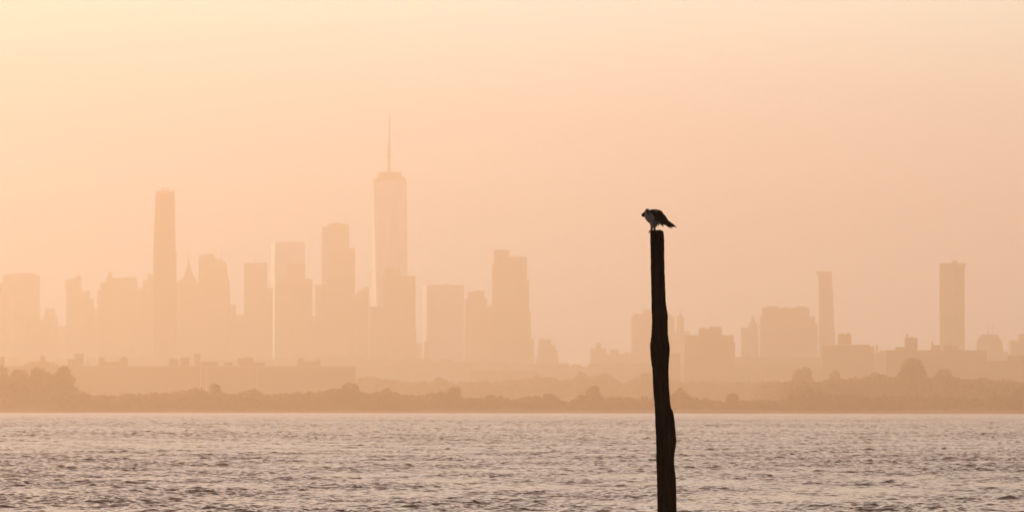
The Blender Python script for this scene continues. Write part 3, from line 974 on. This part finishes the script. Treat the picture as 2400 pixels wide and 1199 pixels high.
TREES = [
    (-18, 856, 75, 4650, 'dark spreading tree cut by the left edge of the view', 12),
    (40, 866, 70, 4660, 'dark tree second from the left edge, dipping below its neighbours', 12),
    (98, 864, 62, 4640, 'dark rounded tree in the middle of the big left clump', 12),
    (145, 858, 66, 4650, 'dark tall tree closing the right side of the big left clump', 13),
    (96, 846, 190, 6800, 'pale broad treetop peeping over the big left clump', 14),
    (196, 916, 26, 4640, 'small bush-like tree at the right foot of the big left clump', 7),
    (458, 908, 46, 4660, 'wide low tree left of the dome-shaped tree before the long slab', 9),
    (507, 899, 42, 4620, 'dome-shaped dark tree in front of the long apartment slab', 9),
    (596, 910, 46, 4660, 'ragged tree midway along the long apartment slab', 8),
    (657, 921, 26, 4630, 'small tree in the dip right of the ragged tree', 7),
    (768, 913, 24, 4640, 'small tree touching the left of the domed tree near the slab end', 7),
    (818, 897, 60, 4620, 'big domed tree below the right end of the long apartment slab', 12),
    (905, 909, 46, 4660, 'flat-topped tree right of the long slab, first before the pale woodland', 9),
    (1028, 884, 50, 6600, 'pale tall tree with a squared top in the woodland below the wide slab', 10),
    (1060, 905, 42, 4610, 'dark leaning tree overhanging to the right below the wide slab', 10),
    (1135, 893, 56, 6600, 'pale dome-shaped tree in the woodland below the stepped tower', 9),
    (1152, 925, 40, 4610, 'dark low tree in front of the pale dome-shaped tree', 8),
    (1232, 936, 24, 4600, 'very small dark bush-like tree near the beach right of centre', 6),
    (1292, 924, 54, 4620, 'dark sloping tree well left of the mooring post', 10),
    (1262, 878, 34, 6700, 'pale narrow tree rising above the woodland right of centre', 8),
    (1366, 872, 44, 6650, 'tallest pale tree of the woodland left of the mooring post', 10),
    (1420, 876, 44, 6650, 'rounded pale tree next left of the square-topped one by the mooring post', 9),
    (1392, 904, 44, 4640, 'mid-dark tree standing before the two tall pale trees', 9),
    (1510, 873, 48, 6550, 'pale square-topped tree half hidden by the mooring post', 10),
    (1594, 908, 44, 4640, 'dark tree just right of the mooring post', 9),
    (1716, 920, 34, 4600, 'small dark dome-shaped tree standing alone right of the mooring post', 8),
    (1889, 860, 62, 5700, 'round ball-shaped tree left of the square block with central lift house', 12),
    (1958, 868, 48, 5700, 'pointed tree in front of the square block with central lift house', 10),
    (1898, 910, 52, 4620, 'dark low tree beneath the round ball-shaped tree', 9),
    (2060, 876, 50, 5500, 'low domed tree left of the largest tree', 9),
    (2134, 840, 96, 5250, 'largest tree on the right, before the block with flared tank house', 16),
    (2204, 864, 78, 5300, 'wide rounded tree leaning on the right side of the largest tree', 13),
    (1995, 924, 72, 4620, 'long dark thicket-like tree left below the largest tree', 9),
    (2075, 921, 24, 4600, 'small dark knob of a tree below the largest tree', 6),
    (2195, 919, 24, 4600, 'small square dark tree below the wide rounded tree', 6),
    (2240, 927, 48, 4610, 'low dark rounded tree right of the small square one', 8),
    (2330, 918, 32, 4600, 'small dark upright tree second from the right edge', 7),
    (2392, 910, 60, 4620, 'dark tree cut by the right edge of the view', 9),
    (2300, 885, 60, 5700, 'pale flat-topped tree below the long block at the right', 10),
]
for i, (x, y, w, D, lab, nl) in enumerate(TREES):
    tree(x, y, w, D, lab, n_lobes=nl, seed=i, lean=0.4 if 'leaning' in lab or 'overhanging' in lab else 0.0)

# ------------------------------------------------------------------ mooring post
POST_D = 74.0
def wood_mat():
    m, t, b = new_mat('weathered wet piling')
    tcn = t.nodes.new('ShaderNodeTexCoord')
    mp = t.nodes.new('ShaderNodeMapping')
    mp.inputs['Scale'].default_value = (30, 30, 1.3)
    no = t.nodes.new('ShaderNodeTexNoise')
    no.inputs['Scale'].default_value = 1.0
    no.inputs['Detail'].default_value = 6
    no.inputs['Roughness'].default_value = 0.65
    r = t.nodes.new('ShaderNodeValToRGB')
    r.color_ramp.elements[0].position = 0.38
    r.color_ramp.elements[1].position = 0.70
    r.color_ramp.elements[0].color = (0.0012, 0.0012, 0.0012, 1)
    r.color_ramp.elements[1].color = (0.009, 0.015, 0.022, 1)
    bp = t.nodes.new('ShaderNodeBump')
    bp.inputs['Strength'].default_value = 0.8
    bp.inputs['Distance'].default_value = 0.012
    t.links.new(tcn.outputs['Object'], mp.inputs[0])
    t.links.new(mp.outputs[0], no.inputs['Vector'])
    t.links.new(no.outputs['Fac'], r.inputs[0])
    t.links.new(no.outputs['Fac'], bp.inputs['Height'])
    t.links.new(r.outputs[0], b.inputs['Base Color'])
    t.links.new(bp.outputs[0], b.inputs['Normal'])
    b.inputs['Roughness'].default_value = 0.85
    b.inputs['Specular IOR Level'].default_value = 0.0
    return m
M_WOOD = wood_mat()
POST = [(541, 1524.5, 1554), (544, 1524, 1555.5), (560, 1524, 1557), (600, 1525, 1557), (640, 1525.5, 1558), (680, 1526.5, 1559.5), (705, 1527, 1560.5), (720, 1527, 1562), (732, 1527.5, 1564.5), (742, 1528, 1565.5),
        (760, 1528, 1565), (780, 1527, 1565.5), (795, 1525.5, 1567), (806, 1524, 1569), (818, 1524, 1570), (830, 1524.6, 1569.3), (845, 1526, 1568), (862, 1528.5, 1567), (880, 1530, 1567), (905, 1530.5, 1567.8),
        (930, 1532.5, 1569.5), (948, 1534.5, 1571), (955, 1535, 1572.5), (962, 1535.2, 1576.5), (972, 1535.5, 1579), (990, 1536, 1581.5), (1010, 1537, 1583), (1026, 1537.6, 1585), (1036, 1538, 1585),
        (1052, 1538.2, 1582.3), (1070, 1538.3, 1580), (1088, 1538.6, 1580), (1100, 1539, 1581.5), (1118, 1539.8, 1584), (1150, 1540.3, 1585), (1199, 1541, 1585.5), (1350, 1542, 1589), (1600, 1543, 1594), (1760, 1542, 1598), (1900, 1541, 1602)]
def build_post():
    seg = 96
    ys = np.concatenate([np.arange(541, 1199, 2.0), np.arange(1199, 1900, 12.0)])
    L = np.interp(ys, [p[0] for p in POST], [p[1] for p in POST])
    R = np.interp(ys, [p[0] for p in POST], [p[2] for p in POST])
    base = at((1543 + 1594) / 2, 1700, POST_D)
    v, f = [], []
    for i, y in enumerate(ys):
        a, b = at(L[i], y, POST_D), at(R[i], y, POST_D)
        c = (a + b) / 2
        rx = (b.x - a.x) / 2
        ry = min(rx, 0.13 + 0.02 * math.sin(y * 0.01)) * 0.95
        for k in range(seg):
            t = 2 * math.pi * k / seg
            px, py = math.cos(t), math.sin(t)
            g = noise.noise(Vector((px * 4.0, py * 4.0, c.z * 0.35))) * 0.05 + noise.noise(Vector((px * 11, py * 11, c.z * 0.9))) * 0.035
            g += noise.noise(Vector((px * 2.0, py * 2.0, c.z * 6.0))) * 0.02
            # drying cracks running down the pole
            ck = abs(math.sin(k * math.pi / seg * 7 + noise.noise(Vector((0, 0, c.z * 0.8))) * 1.2))
            if ck < 0.10:
                g -= 0.09 * (1 - ck / 0.10)
            edge = abs(px) ** 6
            # chipped, splintered outline
            g2 = noise.noise(Vector((px * 3.0 + 7, py * 3.0, c.z * 17.0)))
            g3 = noise.noise(Vector((px * 5.0 + 3, py * 5.0, c.z * 45.0)))
            s = 1.0 + g * (1 - 0.6 * edge) + 0.030 * g2 + 0.018 * g3 - 0.05 * max(0.0, g2 - 0.42) * 4
            # the seaward swelling low on the right is a slab of its own grain
            v.append(Vector((c.x + px * rx * s, POST_D + py * ry * s, c.z)))
    n = len(ys)
    for i in range(n - 1):
        for k in range(seg):
            f.append((i * seg + k, (i + 1) * seg + k, (i + 1) * seg + (k + 1) % seg, i * seg + (k + 1) % seg))
    # worn top: two rings closing in, slightly uneven
    last = list(range(seg))
    for q, (sc, dz) in enumerate(((0.90, 0.010), (0.55, 0.012), (0.15, 0.004))):
        c = sum((v[k] for k in range(seg)), Vector()) / seg
        s0 = len(v)
        for k in range(seg):
            p = v[k]
            d = p - c
            v.append(Vector((c.x + d.x * sc, c.y + d.y * sc, c.z + dz + 0.012 * noise.noise(Vector((d.x * 20, d.y * 20, q))))))
        cur = list(range(s0, s0 + seg))
        for k in range(seg):
            f.append((last[k], last[(k + 1) % seg], cur[(k + 1) % seg], cur[k]))
        last = cur
    f.append(tuple(last))
    t = empty('mooring_post', (base.x, POST_D, 0.0), 'tall weathered dark wooden post rising from the water, bird on its top', 'post')
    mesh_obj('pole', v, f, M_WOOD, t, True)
    # stub of a nail and a knot
    p = at(1534.5, 948.5, POST_D)
    tube('nail', [p + Vector((0.03, 0, 0)), p + Vector((-0.006, 0, 0.001)), p + Vector((-0.011, 0, 0.004))], [0.006, 0.006, 0.010], M_WOOD, t, 8)
    for x, y in ((1525.2, 826), (1526, 836), (1527.2, 846)):
        q = at(x, y, POST_D)
        tube('splinter', [q + Vector((0.02, 0, -0.02)), q + Vector((0.0, -0.004, 0.004)), q + Vector((-0.005, -0.004, 0.014))], [0.010, 0.006, 0.002], M_WOOD, t, 6)
build_post()

# ------------------------------------------------------------------ the bird
def bird_mats():
    def fm(name, col, var, scale):
        m = plain_mat(name, col, 0.85, 0, scale, var)
        m.node_tree.nodes['Principled BSDF'].inputs['Specular IOR Level'].default_value = 0.2
        return m
    return (fm('dark brown plumage', (0.009, 0.0065, 0.005), 0.4, 60), fm('white breast plumage', (0.24, 0.23, 0.205), 0.3, 45),
            fm('slate beak', (0.012, 0.012, 0.013), 0.2, 30), fm('grey scaly legs', (0.10, 0.10, 0.095), 0.3, 120), fm('yellow eye', (0.35, 0.22, 0.02), 0.1, 30))
M_BROWN, M_WHITE, M_BEAK, M_LEGS, M_EYE = bird_mats()

def build_bird():
    K = PX * POST_D / 8.564           # metres per unit of the enlarged bird sketch
    org = at(1480 + 430 / 8.564, 460 + 697 / 8.564, POST_D)
    def U(cx, cy, d=0.0):
        """sketch units -> world; d: metres towards the viewer"""
        return Vector((org.x + (cx - 430) * K, POST_D - d, org.z + (697 - cy) * K))
    t = empty('perched_bird', org, 'dark brown and white bird of prey perched on the wooden post, head tucked low', 'bird')
    def ell_loft(bm, stations, seg=20):
        """stations: (cx, cy, half height, half depth, tilt) along the body"""
        rings = []
        for i, (cx, cy, rh, rd) in enumerate(stations):
            a = stations[max(i - 1, 0)]
            b = stations[min(i + 1, len(stations) - 1)]
            d = Vector((b[0] - a[0], 0, -(b[1] - a[1]))).normalized()
            up = Vector((-d.z, 0, d.x))
            c = U(cx, cy)
            rings.append([bm.verts.new(c + up * (rh * K * math.cos(2 * math.pi * k / seg)) + Vector((0, 1, 0)) * (rd * K * math.sin(2 * math.pi * k / seg))) for k in range(seg)])
        for i in range(len(rings) - 1):
            for k in range(seg):
                bm.faces.new((rings[i][k], rings[i][(k + 1) % seg], rings[i + 1][(k + 1) % seg], rings[i + 1][k]))
        bm.faces.new(rings[0][::-1])
        bm.faces.new(rings[-1])
    def limb(bm, pts, rad, seg=12):
        rings = []
        for i, (p, r) in enumerate(zip(pts, rad)):
            a, b = pts[max(i - 1, 0)], pts[min(i + 1, len(pts) - 1)]
            d = (b - a).normalized()
            e1 = d.orthogonal().normalized()
            e2 = d.cross(e1)
            rings.append([bm.verts.new(p + e1 * (r * K * math.cos(2 * math.pi * k / seg)) + e2 * (r * K * math.sin(2 * math.pi * k / seg))) for k in range(seg)])
        for i in range(len(rings) - 1):
            for k in range(seg):
                bm.faces.new((rings[i][k], rings[i][(k + 1) % seg], rings[i + 1][(k + 1) % seg], rings[i + 1][k]))
        bm.faces.new(rings[0][::-1])
        bm.faces.new(rings[-1])
    bm = bmesh.new()
    # trunk of the body from breast to tail root
    ell_loft(bm, [(258, 398, 18, 22), (272, 396, 48, 50), (300, 395, 82, 76), (345, 402, 112, 96), (400, 415, 136, 110), (460, 425, 152, 116), (520, 432, 150, 112),
                  (580, 446, 128, 98), (640, 478, 98, 78), (690, 515, 68, 58), (735, 540, 46, 40), (770, 560, 30, 28)])
    # neck and head, head turned towards the viewer and lowered
    limb(bm, [U(350, 400, 0.01), U(325, 345, 0.03), U(315, 305, 0.045)], [80, 58, 50])
    limb(bm, [U(316, 330, 0.085), U(316, 318, 0.075), U(316, 300, 0.055), U(319, 286, 0.04), U(320, 272, 0.02)], [18, 36, 50, 46, 26])
    # thighs and shanks
    limb(bm, [U(425, 520, 0.025), U(420, 575, 0.03), U(412, 615, 0.03), U(402, 655, 0.03), U(400, 688, 0.03)], [64, 50, 32, 24, 22])
    limb(bm, [U(480, 520, -0.03), U(470, 580, -0.03), U(464, 620, -0.03), U(462, 655, -0.03), U(462, 690, -0.03)], [62, 46, 28, 20, 20])
    me = bpy.data.meshes.new('body')
    bm.to_mesh(me)
    bm.free()
    for mm in (M_BROWN, M_WHITE, M_LEGS):
        me.materials.append(mm)
    body = bpy.data.objects.new('body', me)
    COL.objects.link(body)
    rm = body.modifiers.new('fuse', 'REMESH')
    rm.mode = 'VOXEL'
    rm.voxel_size = 0.004
    sm = body.modifiers.new('smooth', 'SMOOTH')
    sm.iterations = 4
    dg = bpy.context.evaluated_depsgraph_get()
    nm = bpy.data.meshes.new_from_object(body.evaluated_get(dg))
    body.modifiers.clear()
    body.data = nm
    nm.name = 'body'
    if len(nm.materials) == 0:
        for mm in (M_BROWN, M_WHITE, M_LEGS):
            nm.materials.append(mm)
    for p in nm.polygons:
        p.use_smooth = True
        c = p.center
        cx = (c.x - org.x) / K + 430
        cy = 697 - (c.z - org.z) / K
        d = (POST_D - c.y) / K
        w = noise.noise(c * 45) * 14
        white = False
        if cy > 640:
            p.material_index = 2
            continue
        if cx < 410 + (cy - 330) * 0.40 + w and cy > 335 and cx < 470:
            white = True                              # breast
        if cy > 505 + w and cx < 610:
            white = True                              # belly
        if cx < 372 and cy < 345:                     # head: white crown, dark mask through the eyes
            white = cy < 285 + w * 0.5 and cx > 300
            if cy > 318 and cx < 300:
                white = True
            if cx > 345 and cy > 300 and cy < 335:
                white = True
        p.material_index = 1 if white else 0
    body.parent = t
    body.matrix_parent_inverse = Matrix.Translation(-t.location)

    def shell(name, outline, d0, bulge, mat, thick=0.012, rows=6):
        """a folded wing: outline in sketch units, bulging towards (bulge>0) or away from the viewer"""
        n = len(outline)
        cx = sum(p[0] for p in outline) / n
        cy = sum(p[1] for p in outline) / n
        sgn = 1 if bulge > 0 else -1
        v, f = [], []
        for side in (0, 1):
            for q in range(rows):
                s = 1 - q / rows
                for x, y in outline:
                    fe = 0.003 * math.sin((x * 0.6 + y) * 0.11) * s
                    d = d0 + bulge * (1 - s * s) + fe - sgn * thick * side
                    v.append(U(cx + (x - cx) * s, cy + (y - cy) * s, d))
            v.append(U(cx, cy, d0 + bulge - sgn * thick * side))
        m = rows * n + 1
        for side in (0, 1):
            o = side * m
            for q in range(rows - 1):
                for k in range(n):
                    f.append((o + q * n + k, o + q * n + (k + 1) % n, o + (q + 1) * n + (k + 1) % n, o + (q + 1) * n + k))
            for k in range(n):
                f.append((o + (rows - 1) * n + k, o + (rows - 1) * n + (k + 1) % n, o + rows * n))
        for k in range(n):
            f.append((k, (k + 1) % n, m + (k + 1) % n, m + k))
        return mesh_obj(name, v, f, mat, t, True)
    near = [(352, 300), (372, 270), (440, 258), (510, 262), (575, 280), (615, 302), (640, 345), (685, 410), (725, 470), (790, 520), (840, 555), (880, 592), (916, 621), (870, 612), (815, 600),
            (740, 575), (660, 545), (585, 528), (510, 505), (455, 470), (415, 432), (385, 390), (362, 345)]
    shell('wing', near, 0.035, 0.058, M_BROWN)
    far = [(330, 300), (300, 275), (262, 300), (228, 335), (203, 352), (197, 372), (206, 392), (224, 412), (238, 404), (248, 385), (300, 400), (420, 440), (540, 480), (700, 560), (800, 590),
           (700, 500), (620, 380), (560, 300), (440, 272)]
    shell('wing', far, -0.03, -0.05, M_BROWN)
    # light patch of bare feathers on the shoulder
    v = [U(480 + 42 * math.cos(a), 287 + 13 * math.sin(a), 0.084) for a in [2 * math.pi * i / 14 for i in range(14)]]
    v += [U(480 + 42 * math.cos(a), 287 + 13 * math.sin(a), 0.05) for a in [2 * math.pi * i / 14 for i in range(14)]]
    f = [tuple(range(13, -1, -1)), tuple(range(14, 28))] + [(k, (k + 1) % 14, 14 + (k + 1) % 14, 14 + k) for k in range(14)]
    mesh_obj('shoulder_feathers', v, f, M_WHITE, t)
    # tail: overlapping feathers fanned in two tips
    for k, (tx, ty, d) in enumerate(((905, 618, 0.0), (885, 612, 0.012), (858, 612, -0.01), (832, 618, 0.006), (812, 636, 0.0), (786, 628, -0.006))):
        r0 = U(700 - k * 6, 520 + k * 6, d * 0.4)
        r1 = U(tx, ty, d)
        mid = r0.lerp(r1, 0.62)
        ax = (r1 - r0).normalized()
        sd_ = Vector((-ax.z, 0, ax.x))
        w0, w1 = 15 * K, 17 * K
        th = Vector((0, 0.004, 0))
        pts = [r0 + sd_ * w0, mid + sd_ * w1, r1 + sd_ * 4 * K, r1 - sd_ * 5 * K, mid - sd_ * w1, r0 - sd_ * w0]
        vv = [p - th for p in pts] + [p + th for p in pts]
        ff = [(5, 4, 3, 2, 1, 0), (6, 7, 8, 9, 10, 11)] + [(i, (i + 1) % 6, 6 + (i + 1) % 6, 6 + i) for i in range(6)]
        mesh_obj('tail_feather', vv, ff, M_BROWN, t)
    # hanging belly tufts
    for (ax, ay), (bx, by), d in (((500, 575), (518, 606), 0.02), ((540, 570), (545, 600), 0.0), ((590, 555), (618, 592), 0.03), ((612, 560), (645, 616), 0.02), ((470, 585), (490, 610), 0.04)):
        p0, p1 = U(ax, ay, d), U(bx, by, d)
        tube('feather_tuft', [p0, p0.lerp(p1, .6), p1], [16 * K, 11 * K, 2 * K], M_BROWN if ax > 585 else M_WHITE, t, 8)
    # hooked beak pointing down from the lowered head, and eyes
    b0 = U(314, 322, 0.105)
    tube('beak', [b0, U(312, 336, 0.125), U(311, 352, 0.128), U(311, 364, 0.118)], [17 * K, 14 * K, 9 * K, 2 * K], M_BEAK, t, 10)
    for x in (292, 342):
        c = U(x, 300, 0.088)
        tube('eye', [c + Vector((0, 0.006, 0)), c, c + Vector((0, -0.003, 0))], [7 * K, 7 * K, 4 * K], M_EYE, t, 10)
    # feet: three toes forward and one back, each ending in a curved talon
    for (fx, fy, fd, toes) in ((400, 688, 0.03, (((372, 690), (352, 708), (346, 742), 0.05), ((378, 696), (360, 716), (360, 746), 0.02), ((384, 694), (370, 704), (366, 730), 0.075), ((425, 692), (438, 695), (444, 699), 0.02))),
                              (462, 690, -0.03, (((440, 694), (424, 695), (414, 700), -0.01), ((446, 694), (430, 696), (422, 700), -0.04), ((452, 694), (440, 696), (432, 700), -0.07), ((478, 690), (484, 694), (486, 700), -0.03)))):
        ft = None
        c = U(fx, fy - 4, fd)
        ft = tube('foot', [c + Vector((0, 0, 0.018)), c, c - Vector((0, 0, 0.003))], [12 * K, 17 * K, 14 * K], M_LEGS, t, 10)
        for (a, b, e, d) in toes:
            p0, p1, p2 = U(*a, d), U(*b, d), U(*e, d)
            tube('toe', [c, p0, p1], [11 * K, 10 * K, 8 * K], M_LEGS, ft, 8)
            tube('talon', [p1, p1.lerp(p2, 0.5) + Vector((-0.004, 0, 0.002)), p2], [7 * K, 5 * K, 1.2 * K], M_BEAK, ft, 8)
build_bird()

# ------------------------------------------------------------------ small birds flying over the bay
M_GULL = plain_mat('gull plumage', (0.05, 0.045, 0.04), 0.8)
def gull(x, y, D, span, bank, label):
    c = at(x, y, D)
    t = empty('flying_bird', c, label, 'bird', 'small birds flying over the bay')
    h = span / 2
    L = span * 0.36
    prof = [(-0.5, 0.01), (-0.42, 0.06), (-0.2, 0.11), (0.1, 0.12), (0.35, 0.07), (0.5, 0.015)]
    v, f = [], []
    for (s, r) in prof:
        for k in range(8):
            a = 2 * math.pi * k / 8
            v.append(c + Vector((s * L * 0.9, r * L * math.cos(a) + s * L * 0.3, r * L * math.sin(a))))
    for i in range(len(prof) - 1):
        for k in range(8):
            f.append((i * 8 + k, i * 8 + (k + 1) % 8, (i + 1) * 8 + (k + 1) % 8, (i + 1) * 8 + k))
    f += [tuple(range(7, -1, -1)), tuple(range(len(v) - 8, len(v)))]
    mesh_obj('body', v, f, M_GULL, t, True)
    for s in (-1, 1):
        r = Matrix.Rotation(bank, 3, 'Y')
        pts = [(0.03, 0.02, 0.16), (0.45, 0.22, 0.12), (1.0, 0.02, 0.02)]
        vv = []
        for (a, z, w) in pts:
            q = r @ Vector((s * a * h, 0, z * h))
            for dy in (-w, w):
                for dz in (-0.012, 0.012):
                    vv.append(c + q + Vector((dy * 0.3 * span, dy * span, dz * span)))
        ff = []
        for i in range(2):
            a, b = i * 4, i * 4 + 4
            ff += [(a, a + 2, b + 2, b), (a + 1, b + 1, b + 3, a + 3), (a, b, b + 1, a + 1), (a + 2, a + 3, b + 3, b + 2)]
        ff += [(0, 1, 3, 2), (8, 10, 11, 9)]
        mesh_obj('wing', vv, ff, M_GULL, t)
gull(1360, 918, 1900, 1.1, 0.35, 'tiny dark bird flying before the woodland left of the mooring post')
gull(67, 767, 1900, 0.9, -0.5, 'tiny dark bird high before the faint towers at the left edge')
gull(329, 949, 1900, 0.8, 0.2, 'tiny dark bird low over the beach at the left')
gull(2011, 957, 1900, 0.8, -0.2, 'tiny dark bird skimming before the right-hand shore')
